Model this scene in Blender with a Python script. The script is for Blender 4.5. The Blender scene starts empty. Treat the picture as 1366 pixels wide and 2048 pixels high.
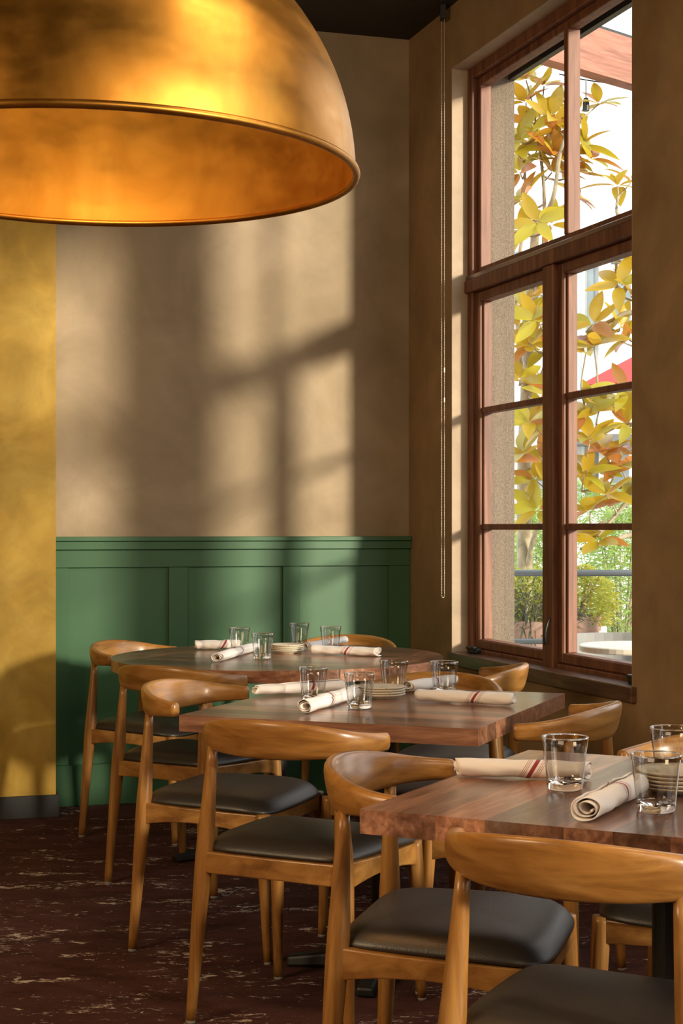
import bpy, bmesh, math, random
from mathutils import Vector, Matrix
random.seed(7)
# ------------------------------------------------------------------ camera, sky, sun, lamp and fill lights, exposure
C = bpy.context.scene.collection
S = bpy.context.scene
F, HY, CX, H = 3150.0, 1055.0, 760.0, 1.21
cam = bpy.data.cameras.new('camera'); camo = bpy.data.objects.new('camera', cam); C.objects.link(camo)
camo.location = (0, 0, H); camo.rotation_euler = (math.pi/2, 0, 0)
cam.sensor_fit = 'HORIZONTAL'; cam.sensor_width = 36; cam.lens = F/1366*36
cam.shift_x = -(CX-683)/1366; cam.shift_y = (HY-1024)/1366
cam.clip_start = .05; cam.clip_end = 300
S.camera = camo
S.view_settings.view_transform = 'Standard'; S.view_settings.look = 'None'
S.view_settings.gamma = 1; S.view_settings.use_curve_mapping = False
S.view_settings.exposure = 0.3

CORN = Vector((.134, 7.30, 0))                  # corner of back wall and window wall
D = Vector((.345, -.9385, 0)).normalized()      # along the window wall, towards the viewer
N = Vector((.9385, .345, 0)).normalized()       # out through the window wall
WL = Vector((-.9569, -.2904, 0)).normalized()   # along the back wall, to the left
BN = Vector((.2904, -.9569, 0))                 # back wall, into the room

w = bpy.data.worlds.new('sky'); S.world = w; w.use_nodes = True
nt = w.node_tree; nt.nodes.clear()
wo = nt.nodes.new('ShaderNodeOutputWorld'); bg = nt.nodes.new('ShaderNodeBackground')
tc = nt.nodes.new('ShaderNodeTexCoord'); sx = nt.nodes.new('ShaderNodeSeparateXYZ')
rp = nt.nodes.new('ShaderNodeValToRGB')
rp.color_ramp.elements[0].position = 0.0; rp.color_ramp.elements[0].color = (1, .97, .93, 1)
rp.color_ramp.elements[1].position = 0.7; rp.color_ramp.elements[1].color = (.80, .90, 1, 1)
nt.links.new(tc.outputs['Generated'], sx.inputs[0]); nt.links.new(sx.outputs['Z'], rp.inputs[0])
nt.links.new(rp.outputs[0], bg.inputs[0]); nt.links.new(bg.outputs[0], wo.inputs[0])
bg.inputs[1].default_value = 2.5

def light(name, kind, loc, energy, col, **k):
    l = bpy.data.lights.new(name, kind); l.energy = energy; l.color = col
    o = bpy.data.objects.new(name, l); C.objects.link(o); o.location = loc
    for a, v in k.items(): setattr(l, a, v)
    return o
sun = light('sun', 'SUN', (4, -4, 6), 5.4, (1, .87, .68), angle=math.radians(5.5))
sd = (-D + WL*.56 + Vector((0, 0, -.235))).normalized()
sun.rotation_euler = sd.to_track_quat('-Z', 'Y').to_euler()
def area(name, loc, to, energy, col, sx_, sy_):
    o = light(name, 'AREA', loc, energy, col, shape='RECTANGLE', size=sx_, size_y=sy_)
    o.rotation_euler = (Vector(to)-Vector(loc)).to_track_quat('-Z', 'Y').to_euler(); return o
area('fill_light_rear', (1.5, -.8, 3.3), (-.3, 4.0, .4), 70, (1, .76, .5), 2.4, 2.0)  # added warm fill behind the camera, no fixture modelled
area('ceiling_light_middle', (.85, 2.3, 3.38), (.1, 3.2, .3), 20, (1, .78, .5), .9, 1.1)

area('fill_light_left', (-3.0, 1.2, 2.3), (1.4, 4.6, .6), 60, (1, .72, .42), 1.2, 1.2)  # added fill to warm the window wall from the left, unseen

# ------------------------------------------------------------------ helpers
def at(px, py, Y): return Vector(((px-CX)/F*Y, Y, H-(py-HY)/F*Y))
def W(t, s, z): return CORN + D*t + N*s + Vector((0, 0, z))
def tag(o, label=None, cat=None, group=None, kind=None):
    if label: o['label'] = label
    if cat: o['category'] = cat
    if group: o['group'] = group
    if kind: o['kind'] = kind
    return o
def empty(name, loc=(0, 0, 0), rz=0, parent=None):
    o = bpy.data.objects.new(name, None); C.objects.link(o); o.location = loc; o.rotation_euler = (0, 0, rz)
    o.empty_display_size = .1; o.parent = parent; return o
def obj(name, bm, m, parent=None, smooth=False, bevel=0, loc=None, seg=1):
    bmesh.ops.recalc_face_normals(bm, faces=bm.faces)
    me = bpy.data.meshes.new(name); bm.to_mesh(me); bm.free()
    if m: me.materials.append(m)
    if smooth:
        for p in me.polygons: p.use_smooth = True
    o = bpy.data.objects.new(name, me); C.objects.link(o); o.parent = parent
    if loc: o.location = loc
    if bevel:
        b = o.modifiers.new('bevel', 'BEVEL'); b.width = bevel; b.segments = seg; b.limit_method = 'ANGLE'; b.angle_limit = .6
    return o
def copy_tree(o, parent=None):
    c = o.copy(); C.objects.link(c); c.parent = parent
    for ch in list(o.children): copy_tree(ch, c)
    return c
def hexa(bm, P):     # 8 points: bottom 4, top 4
    v = [bm.verts.new(p) for p in P]
    for f in ((3,2,1,0),(4,5,6,7),(0,1,5,4),(1,2,6,5),(2,3,7,6),(3,0,4,7)): bm.faces.new([v[i] for i in f])
def box(bm, x0, x1, y0, y1, z0, z1):
    hexa(bm, [(x0,y0,z0),(x1,y0,z0),(x1,y1,z0),(x0,y1,z0),(x0,y0,z1),(x1,y0,z1),(x1,y1,z1),(x0,y1,z1)])
def bx(*a):
    bm = bmesh.new(); box(bm, *a); return bm
def wbox(bm, t0, t1, s0, s1, z0, z1):
    hexa(bm, [W(t0,s0,z0),W(t1,s0,z0),W(t1,s1,z0),W(t0,s1,z0),W(t0,s0,z1),W(t1,s0,z1),W(t1,s1,z1),W(t0,s1,z1)])
def wb(*a):
    bm = bmesh.new(); wbox(bm, *a); return bm
def prism(bm, pts, z0, z1):
    a = [bm.verts.new((p[0], p[1], z0)) for p in pts]; b = [bm.verts.new((p[0], p[1], z1)) for p in pts]
    bm.faces.new(a[::-1]); bm.faces.new(b); n = len(pts)
    for i in range(n): bm.faces.new((a[i], a[(i+1)%n], b[(i+1)%n], b[i]))
def lathe(bm, prof, n=32, cx=0, cy=0, closed=False):
    rings = []
    for r, z in prof:
        if r < 1e-6: rings.append([bm.verts.new((cx, cy, z))])
        else: rings.append([bm.verts.new((cx+r*math.cos(2*math.pi*i/n), cy+r*math.sin(2*math.pi*i/n), z)) for i in range(n)])
    prs = list(zip(rings, rings[1:]))
    if closed: prs.append((rings[-1], rings[0]))
    for A, B in prs:
        for i in range(n):
            j = (i+1) % n
            if len(A) == 1 and len(B) == 1: continue
            if len(A) == 1: bm.faces.new((A[0], B[i], B[j]))
            elif len(B) == 1: bm.faces.new((A[i], A[j], B[0]))
            else: bm.faces.new((A[i], A[j], B[j], B[i]))
def tube(bm, pts, rad, n=8, cap=True):
    pts = [Vector(p) for p in pts]; rings = []
    up = Vector((0, 0, 1))
    for i, p in enumerate(pts):
        d = (pts[min(i+1, len(pts)-1)]-pts[max(i-1, 0)]).normalized()
        u = d.cross(up)
        if u.length < .1: u = d.cross(Vector((0, 1, 0)))
        if i and u.dot(pu) < 0: u = -u
        u.normalize(); pu = u; v = d.cross(u).normalized()
        r = rad[i] if isinstance(rad, (list, tuple)) else rad
        rings.append([bm.verts.new(p+u*(r*math.cos(2*math.pi*k/n))+v*(r*math.sin(2*math.pi*k/n))) for k in range(n)])
    for A, B in zip(rings, rings[1:]):
        for i in range(n): bm.faces.new((A[i], A[(i+1)%n], B[(i+1)%n], B[i]))
    if cap: bm.faces.new(rings[0][::-1]); bm.faces.new(rings[-1])
def clip(poly, nx, ny, d):     # keep nx*x+ny*y <= d
    out = []
    for i in range(len(poly)):
        a, b = poly[i], poly[(i+1) % len(poly)]
        da, db = nx*a[0]+ny*a[1]-d, nx*b[0]+ny*b[1]-d
        if da <= 0: out.append(a)
        if (da < 0 < db) or (db < 0 < da):
            k = da/(da-db); out.append((a[0]+(b[0]-a[0])*k, a[1]+(b[1]-a[1])*k))
    return out
def catmull(P, n):
    P = [Vector(p) for p in P]; out = []
    Q = [P[0]*2-P[1]] + P + [P[-1]*2-P[-2]]
    for i in range(1, len(Q)-2):
        for k in range(n):
            t = k/n; a, b, c, d = Q[i-1], Q[i], Q[i+1], Q[i+2]
            out.append(.5*((2*b)+(c-a)*t+(2*a-5*b+4*c-d)*t*t+(3*b-a-3*c+d)*t**3))
    out.append(P[-1]); return out

# ------------------------------------------------------------------ materials
class NT:
    def __init__(s, name):
        s.m = bpy.data.materials.new(name); s.m.use_nodes = True; s.t = s.m.node_tree; s.t.nodes.clear()
        s.out = s.n('ShaderNodeOutputMaterial')
    def n(s, t, **k):
        x = s.t.nodes.new(t)
        for a, v in k.items(): setattr(x, a, v)
        return x
    def l(s, a, b): s.t.links.new(a, b)
    def bsdf(s, rough=.5, metal=0, **k):
        b = s.n('ShaderNodeBsdfPrincipled'); b.inputs['Roughness'].default_value = rough; b.inputs['Metallic'].default_value = metal
        for a, v in k.items(): b.inputs[a.replace('_', ' ')].default_value = v
        s.l(b.outputs[0], s.out.inputs[0]); s.b = b; return b
    def coord(s, scale=(1,1,1), rot=(0,0,0), kind='Object', rnd=False):
        tc = s.n('ShaderNodeTexCoord'); mp = s.n('ShaderNodeMapping')
        mp.inputs['Scale'].default_value = scale; mp.inputs['Rotation'].default_value = rot
        if rnd:
            oi = s.n('ShaderNodeObjectInfo'); va = s.n('ShaderNodeVectorMath', operation='MULTIPLY_ADD')
            va.inputs[1].default_value = (7, 11, 5)
            s.l(oi.outputs['Random'], va.inputs[0]); s.l(tc.outputs[kind], va.inputs[2]); s.l(va.outputs[0], mp.inputs[0])
        else: s.l(tc.outputs[kind], mp.inputs[0])
        return mp.outputs[0]
    def noise(s, co, scale=5, detail=4, rough=.55, dist=0):
        x = s.n('ShaderNodeTexNoise'); s.l(co, x.inputs['Vector'])
        x.inputs['Scale'].default_value = scale; x.inputs['Detail'].default_value = detail
        x.inputs['Roughness'].default_value = rough; x.inputs['Distortion'].default_value = dist
        return x.outputs[0]
    def ramp(s, fac, stops, interp='LINEAR'):
        r = s.n('ShaderNodeValToRGB'); r.color_ramp.interpolation = interp; s.l(fac, r.inputs[0])
        e = r.color_ramp.elements
        while len(e) < len(stops): e.new(.5)
        for x, (p, c) in zip(e, stops): x.position = p; x.color = (*c, 1) if len(c) == 3 else c
        return r.outputs[0]
    def mix(s, f, a, b, mode='MIX'):
        x = s.n('ShaderNodeMix', data_type='RGBA', blend_type=mode)
        for i, v in ((0, f), (6, a), (7, b)):
            if hasattr(v, 'links'): s.l(v, x.inputs[i])
            else: x.inputs[i].default_value = v if i == 0 else ((*v, 1) if len(v) == 3 else v)
        return x.outputs[2]
    def math(s, op, a, b=0.0, c=0.0, clamp=False):
        x = s.n('ShaderNodeMath', operation=op); x.use_clamp = clamp
        for i, v in enumerate((a, b, c)):
            if hasattr(v, 'links'): s.l(v, x.inputs[i])
            else: x.inputs[i].default_value = v
        return x.outputs[0]
    def bump(s, h, strength=.2, dist=.01):
        b = s.n('ShaderNodeBump'); b.inputs['Strength'].default_value = strength; b.inputs['Distance'].default_value = dist
        s.l(h, b.inputs['Height']); s.l(b.outputs[0], s.b.inputs['Normal'])
    def col(s, c):
        if hasattr(c, 'links'): s.l(c, s.b.inputs['Base Color'])
        else: s.b.inputs['Base Color'].default_value = (*c, 1)

def plaster(name, c1, c2, c3, sc=1.1):
    m = NT(name); m.bsdf(.62, Specular_IOR_Level=.3); co = m.coord()
    n1 = m.noise(co, sc, 5, .6, 1.2); n2 = m.noise(m.coord((1, 1, .9), (.3, .5, .2)), sc*2.6, 6, .6, .8)
    a = m.ramp(n1, [(.3, c1), (.5, c2), (.72, c3)])
    b = m.ramp(n2, [(.3, (.80, .80, .80)), (.7, (1.12, 1.12, 1.12))])
    m.col(m.mix(1, a, b, 'MULTIPLY')); m.bump(m.noise(co, 60, 5, .6), .08, .004); return m.m
def paint(name, c, rough=.5, var=.1, bump=.05, sc=4, metal=0):
    m = NT(name); m.bsdf(rough, metal); co = m.coord()
    m.col(m.mix(m.ramp(m.noise(co, sc), [(.3, (0,0,0)), (.7, (1,1,1))]), tuple(x*(1-var) for x in c), tuple(min(1, x*(1+var)) for x in c)))
    m.bump(m.noise(co, 120), bump, .002); return m.m
def wood(name, dark, mid, light_, stretch, rough=.35, sc=14, bump=.06, coat=0, tint=.0):
    m = NT(name); m.bsdf(rough)
    if coat: m.b.inputs['Coat Weight'].default_value = coat; m.b.inputs['Coat Roughness'].default_value = .18
    co = m.coord(stretch, rnd=True)
    n1 = m.noise(co, sc, 8, .62, .6); n2 = m.noise(co, sc*.28, 3, .5, 2.2)
    a = m.ramp(n1, [(.3, dark), (.5, mid), (.68, light_)])
    b = m.ramp(n2, [(.36, (.72, .66, .6)), (.5, (1, 1, 1)), (.66, (1.08, 1.05, 1))])
    c = m.mix(1, a, b, 'MULTIPLY')
    if tint:
        oi = m.n('ShaderNodeObjectInfo')
        c = m.mix(1, c, m.ramp(oi.outputs['Random'], [(0, (1-tint, 1-tint, 1-tint)), (.5, (1, .95, .9)), (1, (1+tint*1.3, 1+tint*1.1, 1+tint*.8))]), 'MULTIPLY')
    m.col(c); m.bump(n1, bump, .002); return m.m

M = {}
M['taupe'] = plaster('plaster_taupe', (.27, .195, .115), (.33, .245, .15), (.40, .30, .20))
M['brown'] = plaster('plaster_brown', (.25, .155, .075), (.30, .19, .095), (.36, .235, .125), 1.6)
M['ochre'] = plaster('plaster_ochre', (.36, .205, .025), (.46, .28, .045), (.55, .36, .075), 2.2)
M['green'] = paint('green_paint', (.040, .118, .052), .42, .06)
M['ceiling'] = paint('ceiling_black', (.022, .016, .014), .7)
M['blackboard'] = paint('black_baseboard', (.03, .03, .03), .5)
M['black'] = paint('black_metal', (.012, .012, .012), .45)
M['rubber'] = paint('grey_nylon', (.28, .25, .22), .4)
M['frame'] = wood('window_mahogany', (.10, .032, .016), (.165, .06, .03), (.23, .09, .045), (3, 3, .25), .55, 12)
M['framedark'] = wood('window_sill_wood', (.075, .034, .022), (.12, .058, .036), (.17, .085, .055), (1, .3, 3), .3, 12, .04, .4)
HONEY = ((.20, .085, .018), (.35, .165, .040), (.45, .235, .068))
M['chair_x'] = wood('honey_oak_backrest', *HONEY, (.45, .9, 3.2), .33, 11, .05, .25, .06)
M['chair_z'] = wood('honey_oak_legs', *HONEY, (3.2, 3.2, .35), .36, 11, .05, .2, .06)
M['chair_r'] = wood('honey_oak_rails', *HONEY, (1.1, 1.1, 2.6), .38, 11, .05, .2, .06)
WAL = ((.13, .055, .032), (.235, .108, .064), (.37, .19, .115))
M['stave_x'] = wood('walnut_staves', *WAL, (.5, 4.5, 4.5), .30, 13, .04, .6, .5)
M['stave_y'] = wood('walnut_staves_cross', *WAL, (4.5, .5, 4.5), .30, 13, .04, .6, .5)
m = NT('black_leather'); m.bsdf(.42, Specular_IOR_Level=.7); m.col((.032, .025, .019))
vo = m.n('ShaderNodeTexVoronoi'); m.l(m.coord(), vo.inputs['Vector']); vo.inputs['Scale'].default_value = 260
m.bump(vo.outputs[0], .12, .002); M['leather'] = m.m
# carpet
m = NT('carpet'); m.bsdf(.95, Specular_IOR_Level=.1); ang = math.radians(10)
co = m.coord((1, 1, 1), (0, 0, -ang)); st = m.coord((1.0, 2.3, 1), (0, 0, -ang))
fine = m.noise(co, 330, 2, .7); cl = m.noise(m.coord((1, 3.0, 1), (0, 0, -ang)), 2.6, 3, .6)
sk = m.noise(st, 20, 7, .78, .9); base = m.ramp(m.noise(m.coord((1, 2, 1), (0, 0, -ang)), 5, 6, .7), [(.3, (.058, .024, .019)), (.7, (.130, .055, .044))])
base = m.mix(1, base, m.ramp(fine, [(.3, (.45, .45, .45)), (.7, (1.7, 1.6, 1.55))]), 'MULTIPLY')
th = m.math('SUBTRACT', sk, m.math('MULTIPLY', m.math('SUBTRACT', .62, cl), .55))
fl = m.math('MULTIPLY', m.ramp(th, [(.545, (0,0,0)), (.575, (1,1,1))]), m.ramp(fine, [(.36, (0,0,0)), (.46, (1,1,1))]))
m.col(m.mix(fl, base, (.95, .78, .62))); m.bump(fine, .9, .006); M['carpet'] = m.m
# brass
def brass(name, c1, c2, rough, sc):
    m = NT(name); m.bsdf(rough, 1.0); n1 = m.noise(m.coord((1, 1, .5)), sc, 6, .65, 1.0)
    m.col(m.ramp(n1, [(.3, c1), (.7, c2)]))
    m.l(m.ramp(m.noise(m.coord((1, 1, 2)), 9, 5), [(.3, (rough-.07,)*3), (.7, (rough+.1,)*3)]), m.b.inputs['Roughness'])
    m.bump(m.noise(m.coord((1, 1, .25)), 7, 4), .08, .01); return m.m
M['brass'] = brass('aged_brass', (.40, .165, .022), (.62, .31, .06), .38, 3)
M['brass_in'] = brass('brass_inside', (.46, .20, .025), (.66, .33, .055), .45, 5)
# clear glass pane
def clear(name, rough=.0, fac=1.0, tint=(1, 1, 1)):
    m = NT(name); tr = m.n('ShaderNodeBsdfTransparent'); gl = m.n('ShaderNodeBsdfGlossy'); mx = m.n('ShaderNodeMixShader')
    tr.inputs[0].default_value = (*tint, 1); gl.inputs['Roughness'].default_value = rough
    fr = m.n('ShaderNodeFresnel'); fr.inputs[0].default_value = 1.45
    ge = m.n('ShaderNodeNewGeometry'); front = m.math('SUBTRACT', 1.0, ge.outputs['Backfacing'])
    m.l(m.math('MULTIPLY', m.math('MULTIPLY', fr.outputs[0], fac, clamp=True), front), mx.inputs[0])
    m.l(tr.outputs[0], mx.inputs[1]); m.l(gl.outputs[0], mx.inputs[2]); m.l(mx.outputs[0], m.out.inputs[0]); return m.m
M['pane'] = clear('window_glass', .01, .7, (.97, .98, .97))
m = NT('tumbler_glass'); m.bsdf(.0, 0, Transmission_Weight=1.0, IOR=1.45); m.col((.97, .97, .96)); M['glass'] = m.m; M['tumb'] = clear('tumbler_wall_glass', .02, 2.6, (.90, .90, .89))
m = NT('stoneware'); m.bsdf(.3); m.col(m.mix(m.ramp(m.noise(m.coord(), 90, 3), [(.62, (0,0,0)), (.7, (1,1,1))]), (.68, .60, .47), (.35, .25, .15))); M['plate'] = m.m
# napkin cloth with woven stripes (bands along the roll's length, local x)
m = NT('napkin_cloth'); m.bsdf(.85, Specular_IOR_Level=.2); m.b.inputs['Sheen Weight'].default_value = .2
tcn = m.n('ShaderNodeTexCoord'); sp = m.n('ShaderNodeSeparateXYZ'); m.l(tcn.outputs['Object'], sp.inputs[0])
oi = m.n('ShaderNodeObjectInfo')
sh = m.math('MULTIPLY_ADD', oi.outputs['Random'], .09, -.055)
xx = m.math('ABSOLUTE', m.math('SUBTRACT', m.math('ADD', sp.outputs[0], m.math('MULTIPLY', sp.outputs[2], -.6)), sh))
m.col(m.ramp(m.math('MULTIPLY', xx, 20), [(0, (.33, .045, .06)), (.085, (.90, .83, .78)), (.20, (.33, .05, .06)), (.22, (.90, .83, .78)), (.27, (.33, .05, .06)), (.29, (.90, .83, .78)), (.34, (.33, .05, .06)), (.36, (.90, .83, .78))], 'CONSTANT'))
m.bump(m.noise(m.coord((1, 1, 1)), 45, 4), .25, .004); M['napkin'] = m.m
# outdoors
m = NT('stucco'); m.bsdf(.9, Specular_IOR_Level=.1); n1 = m.noise(m.coord(), 130, 4, .7)
m.col(m.ramp(n1, [(.3, (.15, .115, .085)), (.7, (.26, .205, .155))])); m.bump(n1, .8, .01); M['stucco'] = m.m
M['patio'] = paint('patio_paving', (.27, .245, .21), .8, .2)
M['bark'] = paint('grey_bark', (.30, .25, .17), .85, .35, .5, 18)
def leafmat(name, top, under, tl):
    m = NT(name); b = m.bsdf(.33); co = m.coord((1, 1, 1), rnd=True)
    g = m.n('ShaderNodeNewGeometry'); oi = m.n('ShaderNodeObjectInfo')
    v = m.ramp(oi.outputs['Random'], [(0, (.75, .8, .7)), (1, (1.25, 1.15, 1.1))])
    c = m.mix(1, m.mix(g.outputs['Backfacing'], top, under), v, 'MULTIPLY')
    c = m.mix(m.ramp(m.noise(co, 30, 4), [(.55, (0,0,0)), (.75, (.5,.5,.5))]), c, under)
    m.col(c); t = m.n('ShaderNodeBsdfTranslucent'); t.inputs[0].default_value = (*tl, 1)
    mx = m.n('ShaderNodeMixShader'); mx.inputs[0].default_value = .45
    m.l(b.outputs[0], mx.inputs[1]); m.l(t.outputs[0], mx.inputs[2]); m.l(mx.outputs[0], m.out.inputs[0]); return m.m
M['leaf_y'] = leafmat('leaf_yellow_green', (.32, .30, .02), (.42, .20, .04), (.60, .47, .03))
M['leaf_g'] = leafmat('leaf_gold', (.38, .27, .02), (.40, .16, .03), (.62, .42, .03))
M['leaf_o'] = leafmat('leaf_rust', (.36, .14, .03), (.38, .14, .04), (.55, .25, .04))
M['shrub'] = leafmat('leaf_shrub', (.36, .50, .16), (.45, .52, .25), (.5, .66, .2))
M['shrub_y'] = leafmat('leaf_shrub_yellow', (.36, .40, .07), (.42, .38, .12), (.55, .56, .10))
M['mondo'] = leafmat('leaf_black_grass', (.06, .06, .05), (.16, .15, .13), (.08, .08, .05))
M['terracotta'] = paint('terracotta', (.33, .20, .15), .75, .15)
M['whitepot'] = paint('white_pot', (.7, .68, .6), .5)
M['steel'] = paint('painted_steel', (.10, .11, .12), .4)
M['patio_chair'] = paint('grey_wicker', (.20, .20, .19), .6)
M['umbrella'] = paint('red_canvas', (.55, .05, .045), .8)
M['pergola'] = wood('cedar_beam', (.20, .075, .045), (.27, .105, .065), (.33, .145, .09), (.4, .4, 4), .6, 8)
M['render'] = paint('pale_render', (.60, .64, .66), .8, .06)
M['winglass'] = paint('far_window_glass', (.16, .20, .22), .12, .2)
M['cream'] = paint('cream_laminate', (.75, .70, .58), .4)

# ------------------------------------------------------------------ structure
def opening_wall(name, t0, t1, s0, s1, z0, z1, holes, mat, parent=None):
    ts = sorted({t0, t1, *[h[0] for h in holes], *[h[1] for h in holes]})
    zs = sorted({z0, z1, *[h[2] for h in holes], *[h[3] for h in holes]})
    bm = bmesh.new()
    for a, b in zip(ts, ts[1:]):
        run = None
        for c, d in zip(zs, zs[1:]):
            if any(h[0] <= a and b <= h[1] and h[2] <= c and d <= h[3] for h in holes): continue
            wbox(bm, a, b, s0, s1, c, d)
    bmesh.ops.remove_doubles(bm, verts=bm.verts, dist=1e-5)
    fs = {}
    for f in bm.faces: fs.setdefault(frozenset(v.index for v in f.verts), []).append(f)
    bm.verts.index_update(); fs = {}
    for f in bm.faces: fs.setdefault(frozenset(v.index for v in f.verts), []).append(f)
    bmesh.ops.delete(bm, geom=[f for g in fs.values() if len(g) > 1 for f in g], context='FACES_ONLY')
    return obj(name, bm, mat, parent)
CEIL = 3.47; ZS, ZH = .668, 3.20
WIN = [(.509, 2.09), (2.50, 4.08), (5.0, 6.58), (7.4, 8.98)]
holes = [(a, b, ZS, ZH) for a, b in WIN]
TR = 11.5; LW = 6.2
wr = opening_wall('wall_right', -.0, TR, 0, .15, 0, CEIL, holes, M['brown']); tag(wr, kind='structure')
cl_ = opening_wall('stucco_cladding', -.4, TR+.3, .151, .30, 0, CEIL+.5, holes, M['stucco'], wr)
M['reveal_lit'] = plaster('plaster_reveal_lit', (.34, .25, .17), (.39, .29, .20), (.44, .335, .24), 1.6)  # plaster of the added lining, lightened: sky light put into its colour
for a, b in WIN:
    obj('steel_lintel', wb(a+.002, b-.002, .27, .299, ZH-.026, ZH-.001), M['black'], wr)
    obj('reveal_lit_lining', wb(a+.0002, a+.004, .0005, .0745, ZS+.0005, ZH-.0005), M['reveal_lit'], wr)
    obj('reveal_lit_lining', wb(b-.004, b-.0002, .0005, .0745, ZS+.0005, ZH-.0005), M['reveal_lit'], wr)
    obj('reveal_lit_lining', wb(a+.004, b-.004, .0005, .0745, ZH-.004, ZH-.0005), M['reveal_lit'], wr)
R0 = CORN + D*TR; L0 = CORN + WL*LW; RL = R0 + WL*LW
bm = bmesh.new(); prism(bm, [CORN, CORN+WL*1.9, CORN+WL*1.9-BN*.2, CORN-BN*.2], 0, CEIL); tag(obj('wall_back', bm, M['taupe']), kind='structure')
YC = Vector((-1.356, 6.59, 0))
YL = YC + WL*(LW-1.6)
bm = bmesh.new(); prism(bm, [YC, YL, YL-BN*.5, YC-BN*.5], 0, CEIL); ow = tag(obj('wall_left', bm, M['ochre']), kind='structure')
A0 = YL + WL*.01
bm = bmesh.new(); prism(bm, [YL, YL-WL*.15, RL+BN*.0-WL*.15, RL], 0, CEIL); tag(obj('wall_side', bm, M['taupe']), kind='structure')
bm = bmesh.new(); prism(bm, [R0, RL, RL+BN*.2, R0+BN*.2], 0, CEIL); tag(obj('wall_rear', bm, M['taupe']), kind='structure')
fl_poly = [CORN+N*.0, CORN+WL*(LW+.1), RL+WL*.1, R0]
bm = bmesh.new(); prism(bm, [CORN+N*.05-BN*.05, CORN+WL*(LW+.1)-BN*.05, RL+WL*.1+BN*.05, R0+N*.05+BN*.05], -.06, 0); tag(obj('floor', bm, M['carpet']), kind='structure')
bm = bmesh.new(); prism(bm, [CORN+N*.3-BN*.3, CORN+WL*(LW+.2)-BN*.3, RL+WL*.2+BN*.3, R0+N*.3+BN*.3], CEIL, CEIL+.2); tag(obj('ceiling', bm, M['ceiling']), kind='structure')
# baseboard on ochre wall
bm = bmesh.new(); e = .012
prism(bm, [YC+BN*e-WL*e, YL+BN*e, YL, YC, YC-BN*.2, YC-BN*.2-WL*e], 0, .094); tag(obj('baseboard_left', bm, M['blackboard'], bevel=.002), kind='structure')

# wainscot on the back wall: panel sheet, rails, stiles, cap as pieces
def Lpx(px):      # distance from the corner along the back wall seen at column px
    k = (px-CX)/F
    return (CORN.x-k*CORN.y)/(-WL.x+k*WL.y)
def bwb(l0, l1, d0, d1, z0, z1):
    bm = bmesh.new(); P = []
    for z in (z0, z1):
        for l, d in ((l0, d0), (l1, d0), (l1, d1), (l0, d1)):
            q = CORN + WL*l + BN*d; P.append((q.x, q.y, z))
    hexa(bm, P); return bm
wain = tag(empty('trim_1', CORN+WL*.8), kind='structure')
def wpart(name, *a, bevel=.002):
    o = obj(name, bwb(*a), M['green'], wain, bevel=bevel); o.matrix_parent_inverse = Matrix.Translation(-wain.location); return o
l_end = 1.75; l0 = .0
PB, PT = .178, 1.035
stile_px = [(815, 775), (598, 564), (374, 336), (136, 100)]
edges = [(Lpx(a) if i else 0.0, Lpx(b)) for i, (a, b) in enumerate(stile_px)]
edges[-1] = (edges[-1][0], l_end)
wpart('cap_moulding', 0, l_end, 0, .045, 1.150, 1.170)
wpart('under_cap_moulding', 0, l_end, 0, .034, 1.113, 1.149)
wpart('top_rail', 0, l_end, 0, .020, PT, 1.112)
wpart('bottom_rail', 0, l_end, 0, .020, 0, PB)
for a, b in edges: wpart('stile', a, b, 0, .020, PB+.0005, PT-.0005)
for (a, b), (c, d) in zip(edges, edges[1:]): wpart('panel', b+.0005, c-.0005, 0, .006, PB+.0005, PT-.0005, bevel=0)

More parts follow.
